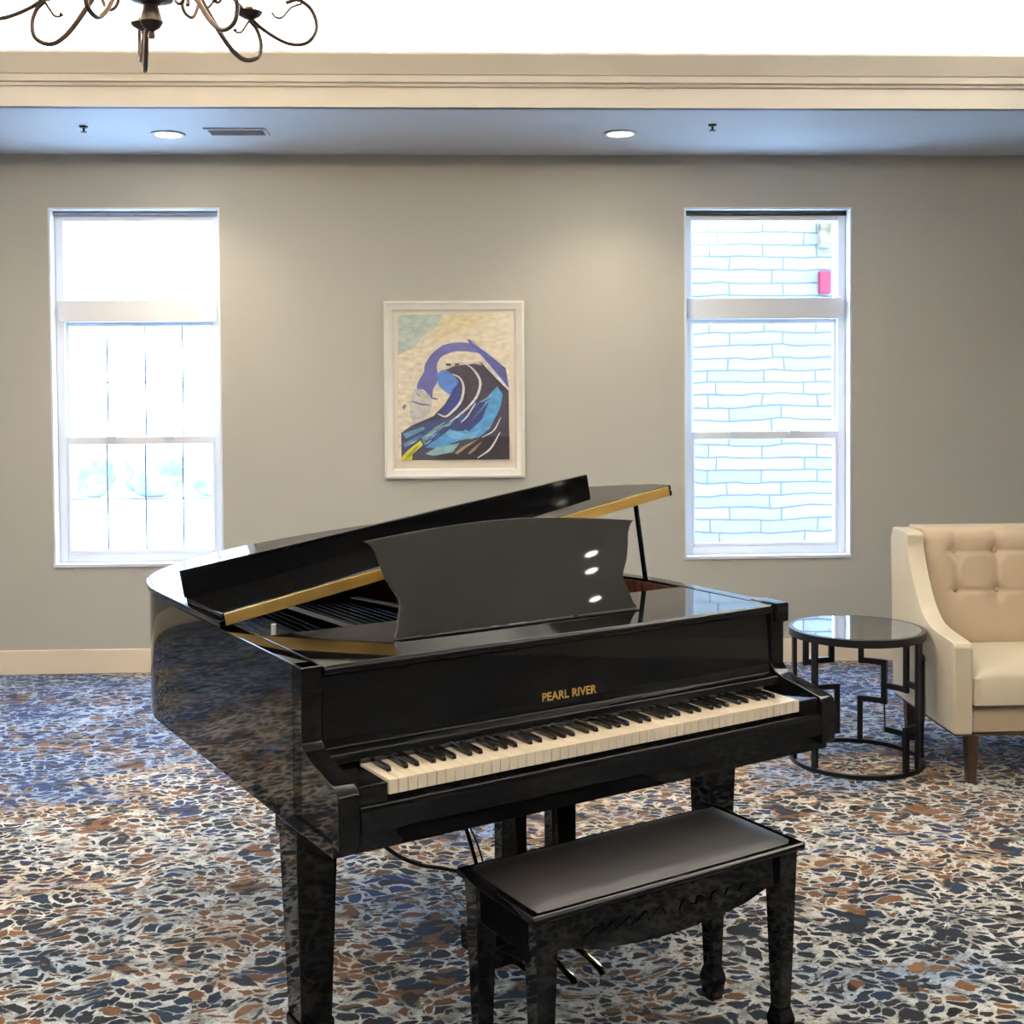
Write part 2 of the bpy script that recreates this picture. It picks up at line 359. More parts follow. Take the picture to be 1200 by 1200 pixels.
# ------------------------------------------------------------------ outdoors
GND = mat('pale_ground', (.75, .74, .72), .9)
struct(finish('ground', box(B(), -40, 30, YW+.4, 60, -.35, -.3), noisecol(GND, (.72, .71, .69), (.8, .79, .77), .5), smooth=False))
tag(finish('stone_wall', box(B(), .2, 3.14, 10.2, 10.6, -.3, 6.), STONE, smooth=False), 'pale stacked stone wall of the building wing outside the right window', 'wall')
tag(finish('wall_panel', box(B(), 3.012, 3.11, 10.13, 10.199, 2.36, 2.55), mat('red_panel', (.20, .008, .025), .6), bevel=.01), 'small red panel on the stone wall outside the right window', 'panel')
tag(finish('upper_wall_panel', box(B(), 3.012, 3.11, 10.12, 10.199, 2.74, 2.95), noisecol(mat('tan_panel', (.5, .33, .12), .6), (.10, .06, .02), (.25, .18, .10), 14), bevel=.01), 'small tan panel high on the stone wall above the red panel', 'panel')  # plain tan panel, no light in it
LEAF = noisecol(mat('pale_foliage', (.3, .42, .42), .9), (.10, .14, .13), (.24, .26, .24), 3)
def shrub(x, y, r, h, label):
    bm = B(); bmesh.ops.create_icosphere(bm, subdivisions=3, radius=1)
    for v in bm.verts:
        n = 1+.18*math.sin(v.co.x*7+x)*math.cos(v.co.y*6)+.12*math.sin(v.co.z*9+y)
        v.co = Vector((v.co.x*r*n, v.co.y*r*.8*n, (v.co.z*.5+.48)*h*n))
    t = thing('shrub', label, 'shrub', (x, y, -.3), group='shrubs outside the left window')
    finish('foliage', bm, LEAF, t); bm = B(); tube(bm, [(0, 0, 0), (0, 0, h*.4)], .06); finish('stem', bm, WOODLEG, t)
shrub(-6.5, 22, .36, .75, 'pale low shrub outside the left window, leftmost in its lower panes')
shrub(-5.45, 22, .52, .80, 'broad pale low shrub outside the left window, in the middle of its lower panes')
shrub(-4.45, 22, .26, .34, 'smallest pale shrub outside the left window, at the right edge of its lower panes')

# ------------------------------------------------------------------ grand piano
PO = (-.2652, 2.6047, 0); PA = .5167
piano = thing('grand_piano', 'glossy black baby grand piano with its lid propped low and music desk up', 'piano', PO, PA)
W = 1.5; RB, RT = .572, .958
out = [(0, .2), (0, .6), (0, 1.0), (0, 1.32), (.008, 1.44), (.04, 1.55), (.11, 1.63), (.22, 1.67), (.36, 1.67), (.52, 1.62), (.70, 1.52), (.90, 1.38), (1.12, 1.25), (1.31, 1.12), (1.44, .97), (1.49, .82), (1.5, .68), (1.5, .5), (1.5, .2)]
path = catmull([(a, b, 0) for a, b in out], 5)
def offset(path, d):
    r = []
    for i, p in enumerate(path):
        t = (path[min(i+1, len(path)-1)]-path[max(i-1, 0)]).normalized()
        r.append(p+Vector((t.y, -t.x, 0))*d)   # path runs clockwise: right-hand side is inward
    return r
def strip(po, pi, z0, z1):
    bm = B(); rings = []
    for a, b in zip(po, pi): rings.append([bm.verts.new((a.x, a.y, z0)), bm.verts.new((a.x, a.y, z1)), bm.verts.new((b.x, b.y, z1)), bm.verts.new((b.x, b.y, z0))])
    for p, q in zip(rings, rings[1:]):
        for k in range(4): bm.faces.new((p[k], p[(k+1) % 4], q[(k+1) % 4], q[k]))
    bm.faces.new(rings[0]); bm.faces.new(rings[-1][::-1]); return bm
inner = offset(path, .05)
rim = finish('rim', strip(path, inner, RB, RT), LACQ, piano, bevel=.004)
inn2 = offset(path, .0515); inn3 = offset(path, .062)
k0 = next(i for i, p in enumerate(path) if p.y > .58); k1 = len(path)-k0
finish('inner_rim_lining', strip(inn2[k0:k1], inn3[k0:k1], .80, .950), MAHOG, piano)
poly = [(p.x, p.y) for p in offset(path, .063) if p.y > .30]
poly = [(.063, .46)]+[q for q in poly if q[1] > .46]+[(W-.063, .46)]
finish('soundboard', prism(B(), poly, .835, .848), MAHOG, piano)
# cast iron plate with struts, strings
bm = B()
for a, b in (((.12, .60), (.14, 1.5)), ((.45, .60), (.40, 1.5)), ((.80, .60), (.66, 1.35)), ((1.12, .60), (1.0, 1.2))):
    d = Vector((b[0]-a[0], b[1]-a[1], 0)).normalized(); nrm = Vector((-d.y, d.x, 0))*.018
    A, Z = Vector((*a, 0)), Vector((*b, 0))
    prism(bm, [((A+nrm).x, (A+nrm).y), ((Z+nrm).x, (Z+nrm).y), ((Z-nrm).x, (Z-nrm).y), ((A-nrm).x, (A-nrm).y)], .849, .895)
box(bm, .07, 1.43, .56, .62, .849, .885)
finish('iron_plate', bm, SATIN, piano, bevel=.004)
bm = B()
for i in range(46):
    u = .10+i*.028; v1 = 1.5-.012*abs(i-8) if i < 30 else 1.5-.27-(i-30)*.03
    tube(bm, [(u, .63, .878), (u*.9+.04, min(v1, 1.5), .878)], .0012, seg=4)
finish('strings', bm, IRON, piano)
# arms (cheeks) on both ends
arm = [(.0, .60), (.0, .716), (.012, .728), (.05, .737), (.10, .748), (.15, .756), (.182, .766), (.20, .785), (.214, .82), (.222, .86), (.212, .885), (.199, .90), (.199, .958), (.26, .958), (.26, .60)]
for u0, u1 in ((0, .052), (W-.052, W)):
    finish('arm', prism(B(), arm, u0, u1, 'x'), LACQ, piano, bevel=.004)
for u in (W-.042,):   # overhanging cap moulding at the head of each arm
    finish('arm_cap', box(B(), u-.012 if u < .5 else u, u+.04 if u < .5 else u+.052, .188, .30, .905, .962), LACQ, piano, bevel=.006)
bm = B(); box(bm, .0, W, .03, .52, RB+.002, .62); finish('keybed', bm, LACQ, piano, bevel=.004)
finish('belly_board', prism(B(), [(p.x, p.y) for p in offset(path, .055) if p.y > .5], .62, .64), SATIN, piano)
bm = B(); prism(bm, [(.0, .625), (.0, .668), (.006, .684), (.02, .69), (.03, .69), (.03, .625)], .053, W-.053, 'x'); finish('key_slip', bm, LACQ, piano, bevel=.003)
for u0, u1 in ((.054, .124), (W-.124+.001, W-.054)):
    finish('key_block', box(B(), u0, u1, .012, .19, .66, .728), LACQ, piano, bevel=.005)
# keys
K0 = .126; kw = 1.248/52
bm = B(); box(bm, .0006, kw-.0006, .0, .15, .698, .7305)
wk = finish('white_key', bm, IVORY, None, bevel=.0012)
bm = B(); prism(bm, [(.051, .731), (.054, .741), (.062, .7425), (.15, .7425), (.15, .731)], -.0055, .0055, 'x')
bk = finish('black_key', bm, EBONY, None, bevel=.0012)
for i in range(52):
    o = wk if i == 0 else wk.copy()
    if i: C.objects.link(o)
    o.parent = piano; o.location = (K0+i*kw, .013, 0)
first = True
for i in range(51):
    n = (i+5) % 7    # 0=C: start on A
    if n in (2, 6): continue
    o = bk if first else bk.copy()
    if not first: C.objects.link(o)
    first = False
    o.parent = piano; o.location = (K0+(i+1)*kw+{0: -.002, 1: .002, 3: -.003, 4: 0, 5: .003}[n], .013, 0)
# fallboard, leaning back a little
bm = B(); prism(bm, [(.158, .735), (.166, .757), (.196, .762), (.205, .785), (.212, .93), (.235, .93), (.24, .735)], .053, W-.053, 'x')
finish('fallboard', bm, LACQ, piano, bevel=.003)
finish('name_felt', box(B(), .126, W-.126, .152, .168, .731, .739), FELT, piano)
bm = B(); prism(bm, [(.196, .932), (.190, .938), (.190, .950), (.197, .957), (.60, .957), (.60, .935), (.24, .932)], .053, W-.053, 'x')
sh = finish('desk_shelf', bm, LACQ, piano, bevel=.003)
# gold lettering inlaid on the fallboard
bpy.ops.object.select_all(action='DESELECT')
tcu = bpy.data.curves.new('lettering', 'FONT'); tcu.body = 'PEARL RIVER'; tcu.size = .030; tcu.extrude = .0006; tcu.align_x = 'CENTER'; tcu.offset = .0006
tcu.space_character = 1.02
tob = bpy.data.objects.new('tmp', tcu); C.objects.link(tob)
dg = bpy.context.evaluated_depsgraph_get(); me = bpy.data.meshes.new_from_object(tob.evaluated_get(dg)); bpy.data.objects.remove(tob)
let = bpy.data.objects.new('gold_lettering', me); C.objects.link(let); me.materials.append(BRASS)
let.parent = piano; let.location = (.742, .2045, .787); let.rotation_euler = (PI/2-.05, 0, 0)
# front legs, tail leg
def leg(u0, u1, v0, v1):
    bm = B(); taper(bm, u0, u1, v0, v1, .10, .56, .74, 1., cx=(u0+u1)/2)
    l = finish('leg', bm, LACQ, piano, bevel=.005)
    finish('leg_block', box(B(), u0-.004 if u0 > .1 else u0, u1+.004, v0-.004, v1+.02, .53, RB+.004), LACQ, piano, bevel=.004)
    cx, cy = (u0+u1)/2, (v0+v1)/2
    bm = B(); box(bm, cx-.045, cx+.045, cy-.045, cy+.045, .072, .102); finish('foot', bm, LACQ, l, bevel=.006)
    bm = B(); tube(bm, [(cx-.012, cy, .03), (cx+.012, cy, .03)], .03, seg=20); finish('caster', bm, BPED, l)
    bm = B(); box(bm, cx-.018, cx+.018, cy-.01, cy+.01, .04, .075); finish('caster_fork', bm, BPED, l)
leg(.002, .108, .245, .362); leg(1.385, 1.49, .385, .50); leg(.41, .51, 1.30, 1.40)
# pedal lyre
for u in (.612, .772):
    bm = B(); box(bm, u, u+.078, .33, .375, .135, RB+.004); finish('lyre_post', bm, LACQ, piano, bevel=.005)
bm = B(); box(bm, .56, .89, .30, .47, .075, .138); lb = finish('pedal_box', bm, LACQ, piano, bevel=.006)
box_top = finish('lyre_head', box(B(), .58, .88, .32, .39, .50, RB), LACQ, piano, bevel=.004)
for u in (.64, .73, .82):
    bm = B(); tube(bm, catmull([(u, .31, .075), (u, .25, .072), (u, .19, .062), (u, .165, .05)], 4), [.012]*13, seg=10, flat=.4)
    finish('pedal', bm, BPED, lb)
for u in (.66, .81):
    bm = B(); tube(bm, [(u, .46, .12), (u, .80, RB+.05)], .006, seg=8); finish('lyre_brace', bm, LACQ, piano)
# music desk (curved top, waisted ends), leaning back
prof_l = [(.0, 0), (.012, .02), (.020, .05), (.030, .08), (.026, .105), (.012, .13), (.001, .155), (-.008, .185), (-.016, .215), (-.030, .240), (-.046, .252)]
WD = .775
left = catmull([(a, b, 0) for a, b in prof_l], 3)
right = [Vector((WD-p.x, p.y, 0)) for p in left][::-1]
top = [Vector((-.046+(WD+.092)*t, .252+.030*math.sin(PI*t), 0)) for t in [i/24 for i in range(1, 24)]]
pts = [(p.x, p.y) for p in left+top+right]
bm = B(); prism(bm, pts, -.005, .005, 'y')
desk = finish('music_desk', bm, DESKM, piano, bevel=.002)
desk.location = (.318, .372, .960); desk.rotation_euler = (-math.radians(17), 0, 0)
finish('desk_ledge', box(B(), .325, 1.085, .345, .360, .9572, .961), LACQ, piano, bevel=.004)
for u in (.5, 1.0):
    bm = B(); tube(bm, [(u, .455, 1.15), (u, .56, .962)], .006); finish('desk_strut', bm, BPED, piano)
# lid, hinged on the bass side
LA = math.atan(.176)
lid = bpy.data.objects.new('lid', None)
lo = [(-.006, .742)]+[(-.006, v) for v in (1.0, 1.30)]+[(.002, 1.44), (.035, 1.56), (.105, 1.645), (.22, 1.685), (.36, 1.685), (.53, 1.635), (.71, 1.535), (.91, 1.395), (1.13, 1.265), (1.33, 1.135), (1.465, .98), (1.53, .84), (1.555, .742)]
lp = catmull([(a, b, 0) for a, b in lo], 5)
bm = B(); prism(bm, [(p.x, p.y) for p in lp], 0, .018)
lid = finish('lid', bm, LACQ, piano, bevel=.003); lid.location = (0, 0, .963); lid.rotation_euler = (0, -LA, 0)
# front flap folded back onto the lid, with its upturned lip
bm = B(); prism(bm, [(.005, .744), (.005, 1.05), (1.435, 1.05), (1.50, .93), (1.545, .82), (1.555, .744)], .0185, .036)
finish('folded_flap', bm, LACQ, lid, bevel=.003)
bm = B(); v = [bm.verts.new(p) for p in ((.0, 1.035, .036), (1.432, 1.035, .036), (1.432, 1.035, .080), (.0, 1.035, .118), (.0, 1.052, .036), (1.432, 1.052, .036), (1.432, 1.052, .080), (.0, 1.052, .118))]
for f in ((0, 1, 2, 3), (4, 7, 6, 5), (0, 4, 5, 1), (1, 5, 6, 2), (2, 6, 7, 3), (3, 7, 4, 0)): bm.faces.new([v[i] for i in f])
finish('flap_lip', bm, LACQ, lid, bevel=.003)
bm = B(); box(bm, .012, 1.54, .7375, .7425, .002, .034); finish('lid_hinge', bm, BRASS, lid, bevel=.001)
bm = B(); tube(bm, [(1.455, .79, .955), (1.415, .79, 1.205)], .0085, seg=10); finish('lid_prop', bm, LACQ, piano)
bm = B(); tube(bm, [(.125, .70, .86), (.127, .70, .965)], .007, seg=8); finish('prop_stub', bm, WPLAST, piano)

# ------------------------------------------------------------------ piano bench
bench = thing('piano_bench', 'black lacquered piano bench with a padded top in front of the keyboard', 'bench', PO, PA)
bu0, bu1, bv0, bv1 = .315, 1.083, -.285, .035
top_ = [(bv0, .470), (bv0-.006, .476), (bv0-.006, .484), (bv0+.004, .490), (bv1-.004, .490), (bv1+.006, .484), (bv1+.006, .476), (bv1, .470)]
finish('bench_top', prism(B(), top_, bu0-.006, bu1+.006, 'x'), LACQ, bench, bevel=.003)
bm = B(); NX, NY = 28, 14; g = []
for j in range(NY+1):
    for i in range(NX+1):
        a, b = i/NX, j/NY; e = min(1, (1-abs(2*a-1)**14))*min(1, (1-abs(2*b-1)**8))
        g.append(bm.verts.new((bu0+.008+(bu1-bu0-.016)*a, bv0+.008+(bv1-bv0-.016)*b, .489+.010*e)))
for j in range(NY):
    for i in range(NX):
        q = j*(NX+1)+i; bm.faces.new((g[q], g[q+1], g[q+NX+2], g[q+NX+1]))
r = bmesh.ops.extrude_face_region(bm, geom=bm.faces[:])
for v in [x for x in r['geom'] if isinstance(x, bmesh.types.BMVert)]: v.co.z = .487
finish('seat_pad', bm, BENCHPAD, bench)
a0, a1 = .345, 1.055
def scallop(u0, u1, zt, zb):
    n = 40; low = []
    for i in range(n+1):
        t = i/n; s = abs(2*t-1)
        d = .0 if s > .82 else (.022 if s > .62 else .022+.018*math.cos((s/.62)*PI/2))
        d = d if s <= .62 or s > .82 else .022*(.82-s)/.20+.0
        low.append((u0+(u1-u0)*t, zb-d))
    return [(u1, zt), (u0, zt)]+low
bm = B(); prism(bm, scallop(a0, a1, .468, .392), bv0+.022, bv0+.042, 'y'); ap = finish('front_apron', bm, LACQ, bench, bevel=.002)
# carved relief on the apron: a chain of small leaves
um = (a0+a1)/2
for sgn in (-1, 1):
    bm = B()
    for i in range(5):
        u = um+sgn*(.02+i*.045); A = .02-.002*i
        tube(bm, catmull([(u, bv0+.0215, .402), (u+sgn*.012, bv0+.020, .412+A*.5), (u+sgn*.034, bv0+.020, .408), (u+sgn*.052, bv0+.0215, .402)], 4), [.0025]*13, seg=6)
    finish('carved_relief', bm, LACQ, ap)
finish('rear_apron', prism(B(), scallop(a0, a1, .468, .40), bv1-.045, bv1-.025, 'y'), LACQ, bench, bevel=.002)
for u in (.325, 1.055):
    finish('side_apron', box(B(), u, u+.02, bv0+.05, bv1-.05, .385, .468), LACQ, bench, bevel=.002)
for u in (.322, 1.018):
    for v in (bv0+.008, bv1-.065):
        bm = B(); taper(bm, u, u+.058, v, v+.056, .085, .469, .62)
        l = finish('leg', bm, LACQ, bench, bevel=.003)
        cx, cy = u+.029, v+.028
        bm = B()
        for i, (h0, h1, w0, w1) in enumerate(((.0, .055, .017, .025), (.055, .085, .025, .018))):
            R = []
            for z, w in ((h0, w0), (h1, w1)): R.append([bm.verts.new((cx+dx*w, cy+dy*w, z)) for dx, dy in ((-1, -1), (1, -1), (1, 1), (-1, 1))])
            for k in range(4): bm.faces.new((R[0][k], R[0][(k+1) % 4], R[1][(k+1) % 4], R[1][k]))
            bm.faces.new(R[0][::-1]); bm.faces.new(R[1])
        finish('foot', bm, LACQ, l, bevel=.002)

# ------------------------------------------------------------------ cables under the piano
c_, s_ = math.cos(PA), math.sin(PA)
def P2(u, v, z): return (PO[0]+u*c_-v*s_, PO[1]+u*s_+v*c_, z)
bm = B(); tube(bm, catmull([P2(.22, .42, .57), P2(.27, .41, .47), P2(.33, .41, .40), P2(.41, .41, .35), P2(.50, .42, .315), P2(.62, .45, .25), P2(.72, .50, .10), P2(.95, .6, .008), P2(1.5, 1.1, .008)], 8), .0055)
tag(finish('power_cable', bm, RUBBER), 'thick black cable sagging below the piano keyboard towards the pedals', 'cable')
bm = B(); tube(bm, catmull([P2(.59, .50, .57), P2(.60, .50, .42), P2(.645, .50, .30), P2(.70, .52, .12), P2(.75, .62, .006), P2(.8, 1.0, .006)], 8), .0028)
tag(finish('thin_cord', bm, RUBBER), 'thin black cord hanging straight down left of the pedal posts', 'cable')

# ------------------------------------------------------------------ round side table
tx, ty, tr = 1.6725, 5.0954, .276
tb = thing('side_table', 'round glass topped side table with black fretwork sides beside the armchair', 'table', (tx, ty, 0))
def ringbm(z0, z1, r0, r1):
    return lathe(B(), [(r0, z0), (r1, z0), (r1, z1), (r0, z1), (r0, z0)], seg=64)
finish('top_rim', ringbm(.535, .566, tr-.014, tr+.004), DARK, tb, ang=40)
bm = lathe(B(), [(0, .556), (tr-.0142, .556), (tr-.0142, .567), (0, .567)], seg=64); finish('glass_top', bm, TGLASS, tb)
finish('base_ring', ringbm(0, .018, tr-.016, tr+.002), DARK, tb, ang=40)
def cyl(a, z, r): return Vector((r*math.cos(math.radians(a)), r*math.sin(math.radians(a)), z))
def fret(segs, name='fretwork'):
    bm = B(); h = .012
    for (a0, z0), (a1, z1) in segs:
        if abs(a0-a1) < .5:
            am = (a0+a1)/2; M = Matrix.Rotation(math.radians(am), 4, 'Z')
            box(bm, tr-.015, tr+.001, -h, h, min(z0, z1)-h, max(z0, z1)+h, M=M) if min(z0, z1) > .03 else box(bm, tr-.015, tr+.001, -h, h, .0, max(z0, z1)+h, M=M)
        else:
            n = 8; R = []; d = math.degrees(h/tr)
            for i in range(n+1):
                a = a0+(a1-a0)*i/n; z = z0+(z1-z0)*i/n
                R.append([bm.verts.new(cyl(a, zz, rr)) for rr, zz in ((tr-.0145, z-h), (tr+.0005, z-h), (tr+.0005, z+h), (tr-.0145, z+h))])
            for p, q in zip(R, R[1:]):
                for k in range(4): bm.faces.new((p[k], p[(k+1) % 4], q[(k+1) % 4], q[k]))
            bm.faces.new(R[0]); bm.faces.new(R[-1][::-1])
    finish(name, bm, DARK, tb, smooth=False)
def chain(*pts): return list(zip(pts, pts[1:]))
T = .545
fret(chain((95.5, T), (95.5, .37), (125, .37), (125, T)) + chain((150, .02), (150, .25), (90, .25), (90, .05), (98, .05), (98, 0)))
fret(chain((67.6, T), (67.6, .37), (45.8, .37), (45.8, .2), (68.5, .2), (68.5, 0)))
fret(chain((45.8, .27), (21.3, .27), (21.3, T)) + chain((45.8, .2), (45.0, .075), (22.4, .075), (22.4, 0)))
fret(chain((0, T), (0, .44), (-28, .44), (-28, .21)) + chain((-8, 0), (-8, .30), (21.3, .30)))
for a in (-178, -146, -44): fret([((a, T), (a, 0))], 'post')
fret(chain((-62, 0), (-62, .19), (-44, .19)))

# ------------------------------------------------------------------ armchair
ch = thing('armchair', 'tan leather button back armchair with high sloping arms by the back wall', 'armchair', (1.953, 4.75, 0))
sp_ = [(.0, .20), (-.006, .40), (.0, .548), (.02, .566), (.10, .572), (.25, .588), (.33, .622), (.40, .688), (.47, .785), (.515, .885), (.53, .945), (.70, .950), (.725, .90), (.70, .20)]
prf = catmull([(a, b, 0) for a, b in sp_[2:12]], 4)
prf = [(.0, .20)]+[(p.x, p.y) for p in prf]+[(.725, .90), (.69, .20)]
CW = .80
for u0, u1 in ((0, .075), (CW-.075, CW)):
    finish('side_panel', prism(B(), prf, u0, u1, 'x'), LEATH2, ch, bevel=.012, seg=3, ang=60)
finish('seat_rail', box(B(), .076, CW-.076, .012, .66, .20, .305), LEATH, ch, bevel=.012, seg=3)
finish('piping', box(B(), .078, CW-.078, -.016, .03, .306, .3175), PIPING, ch, bevel=.003)
finish('bottom_piping', box(B(), .004, CW-.004, .004, .68, .192, .1995), PIPING, ch, bevel=.002)
# seat cushion with crown
bm = B(); NX, NY = 24, 20
def cush(bm, f, NX, NY):
    g = [[bm.verts.new(f(i/NX, j/NY, 1)) for i in range(NX+1)] for j in range(NY+1)]
    h = [[bm.verts.new(f(i/NX, j/NY, 0)) for i in range(NX+1)] for j in range(NY+1)]
    for j in range(NY):
        for i in range(NX):
            bm.faces.new((g[j][i], g[j][i+1], g[j+1][i+1], g[j+1][i])); bm.faces.new((h[j][i], h[j+1][i], h[j+1][i+1], h[j][i+1]))
    for i in range(NX):
        bm.faces.new((g[0][i], h[0][i], h[0][i+1], g[0][i+1])); bm.faces.new((g[NY][i], g[NY][i+1], h[NY][i+1], h[NY][i]))
    for j in range(NY):
        bm.faces.new((g[j][0], g[j+1][0], h[j+1][0], h[j][0])); bm.faces.new((g[j][NX], h[j][NX], h[j+1][NX], g[j+1][NX]))
def sf(a, b, t):
    x = .078+(CW-.156)*a; y = -.012+.53*b
    e = (1-abs(2*a-1)**6)*(1-abs(2*b-1)**5)
    return (x, y, .425+.055*e**.6 if t else .318)
cush(bm, sf, NX, NY); finish('seat_cushion', bm, LEATH2, ch, ang=70)
# tufted back
btn = [(x, z) for z in (.86, .69) for x in (.215, .40, .585)]
def bf(a, b, t):
    x = .078+(CW-.156)*a; z = .44+.52*b; yb = .50+.06*b
    if not t: return (x, yb+.14, z)
    e = (1-abs(2*a-1)**8)*(1-abs(2*b-1)**8)
    y = yb-.035*e**.5
    for bx, bz in btn: y += .022*math.exp(-((x-bx)**2+(z-bz)**2)/.0009)
    for bz in (.86, .69):
        if .18 < x < .62: y += .007*math.exp(-((z-bz)**2)/.00012)
    for bx in (.215, .40, .585):
        if z > .65: y += .005*math.exp(-((x-bx)**2)/.00012)
    return (x, y, z)
bm = B(); cush(bm, bf, 80, 70); bk_ = finish('back_cushion', bm, LEATH, ch, ang=70)
for bx, bz in btn:
    yb = .50+.06*(bz-.44)/.52-.035+.026
    bm = B(); bmesh.ops.create_uvsphere(bm, u_segments=12, v_segments=8, radius=.011, matrix=Matrix.Translation((bx, yb, bz)) @ Matrix.Diagonal((1, .6, 1, 1)))
    finish('button', bm, LEATH, bk_)
for u, v, k in ((.052, .0, 0), (CW-.102, .0, 0), (.03, .60, 1), (CW-.08, .60, 1)):
    bm = B(); taper(bm, u, u+.05, v, v+.05, 0, .196, .68); finish('leg', bm, WOODLEG, ch, bevel=.003)

# ------------------------------------------------------------------ framed wave painting
art = thing('framed_painting', 'white framed painting of a curling blue wave on the back wall', 'painting', (0, YW, 0))
def AP(px, py):
    X = 430+px/5.215; Y = 340+py/5.215
    return (-.424+(X-449.8)/164.6*.793, 2.083-(Y-353)/207.5*1.002)
x0, x1, z0, z1 = -.424, .369, 1.081, 2.083
fp = [(0, -.002), (0, -.028), (.012, -.034), (.030, -.026), (.046, -.022), (.056, -.014), (.056, -.002)]
bm = B(); cor = [(x0, z0, 1, 1), (x1, z0, -1, 1), (x1, z1, -1, -1), (x0, z1, 1, -1)]
R = [[bm.verts.new((cx+dx*d, y, cz+dz*d)) for d, y in fp] for cx, cz, dx, dz in cor]
for k in range(4):
    a, b = R[k], R[(k+1) % 4]
    for i in range(len(fp)): j = (i+1) % len(fp); bm.faces.new((a[i], b[i], b[j], a[j]))
finish('frame', bm, FRAME, art, ang=20)
finish('mat_board', box(B(), x0+.05, x1-.05, -.010, -.002, z0+.05, z1-.05), MATB, art, smooth=False)
def flat(name, col, rough=.7):
    m = mat(name, col, rough); return noisecol(m, tuple(c*.8 for c in col), tuple(min(1, c*1.12) for c in col), 22, 5, (1, 1, 2.2))
def srgb(r, g, b): return tuple(((c/255+.055)/1.055)**2.4 if c > 10 else c/3294. for c in (r, g, b))
lay = []; mats = []
def P_(col, pts, smooth=0):
    if smooth: pts = [(p.x, p.y) for p in catmull([(a, b, 0) for a, b in pts], 5, True)]
    lay.append((col, pts))
def stroke(col, pts, w):
    q = catmull([(a, b, 0) for a, b in pts], 6); n = len(q); Lp, Rp = [], []
    for i, p in enumerate(q):
        t = (q[min(i+1, n-1)]-q[max(i-1, 0)]).normalized(); ww = w*(.35+.65*math.sin(PI*(i+.5)/n))
        Lp.append((p.x-t.y*ww, p.y+t.x*ww)); Rp.append((p.x+t.y*ww, p.y-t.x*ww))
    lay.append((col, Lp+Rp[::-1]))
P_((232, 222, 200), [(188, 145), (868, 145), (868, 1037), (188, 1037)])
P_((186, 200, 192), [(190, 150), (470, 150), (430, 220), (330, 290), (290, 350), (190, 395)])
P_((225, 212, 175), [(480, 150), (800, 150), (700, 210), (560, 260), (400, 330), (420, 250)])
P_((98, 98, 158), [(612, 322), (540, 322), (470, 335), (400, 385), (355, 450), (345, 500), (310, 560), (305, 600), (345, 608), (392, 662), (400, 610), (425, 565), (432, 520), (425, 465), (450, 412), (520, 378), (600, 374), (680, 382), (655, 345)], 1)
P_((84, 90, 150), [(612, 296), (640, 310), (760, 395), (848, 480), (866, 600), (800, 560), (735, 450), (680, 384), (630, 340)])
P_((66, 60, 74), [(475, 488), (540, 462), (620, 455), (700, 445), (740, 490), (865, 612), (867, 1037), (204, 1037), (204, 870), (262, 830), (400, 770), (470, 700), (520, 620), (522, 545)])
P_((92, 130, 205), [(428, 520), (460, 488), (510, 505), (556, 560), (548, 640), (505, 640), (440, 585)], 1)
P_((52, 62, 125), [(512, 515), (562, 590), (560, 680), (500, 745), (430, 765), (495, 680), (520, 610), (548, 570)], 1)
P_((52, 60, 108), [(215, 870), (400, 790), (520, 790), (700, 700), (720, 840), (560, 900), (360, 960), (215, 1000)])
P_((84, 150, 202), [(795, 590), (828, 640), (812, 720), (745, 850), (680, 900), (560, 920), (430, 965), (350, 960), (480, 868), (590, 860), (650, 780), (715, 700), (745, 640)])
P_((52, 60, 112), [(745, 680), (700, 790), (620, 865), (592, 850), (670, 760)])
P_((110, 168, 210), [(500, 850), (600, 880), (700, 850), (640, 910), (520, 910), (470, 880)])
P_((118, 150, 152), [(475, 800), (522, 800), (400, 890), (340, 935), (328, 900), (415, 835)])
P_((96, 138, 160), [(214, 875), (340, 832), (352, 850), (232, 905)]); P_((96, 138, 160), [(215, 935), (330, 880), (335, 895), (225, 960)])
P_((130, 170, 175), [(350, 1000), (420, 960), (560, 935), (520, 990), (400, 1012)])
for i in range(26):
    t = random.random(); a = 230+t*480+random.uniform(-20, 20); b = 985-t*300+random.uniform(-40, 40); l_ = random.uniform(40, 90)
    stroke(random.choice([(70, 100, 160), (120, 175, 210), (40, 45, 85), (150, 180, 195), (60, 80, 130)]), [(a, b), (a+l_*.5, b-l_*.2), (a+l_, b-l_*.62)], random.uniform(3, 6))
P_((42, 36, 42), [(400, 1037), (440, 1005), (530, 1000), (620, 930), (760, 895), (867, 900), (867, 1037)])
P_((150, 140, 110), [(530, 995), (590, 950), (680, 910), (600, 965), (545, 1005)]); P_((140, 125, 105), [(610, 1000), (650, 960), (700, 925), (660, 975), (625, 1004)])
P_((208, 205, 60), [(204, 1020), (240, 980), (322, 915), (336, 945), (272, 1000), (270, 1037), (204, 1037)])
P_((150, 150, 60), [(225, 1025), (280, 965), (325, 935), (285, 985), (250, 1028)])
P_((200, 198, 192), [(280, 610), (335, 612), (396, 670), (365, 760), (280, 800), (262, 700)], 1)
for pts, w in (([(268, 676), (325, 695), (386, 702)], 5), ([(300, 625), (320, 650)], 3), ([(385, 655), (430, 668)], 5)): stroke((88, 84, 130), pts, w)
P_((110, 110, 150), [(210, 715), (232, 690), (235, 715), (220, 728)])
W_ = (225, 222, 228)
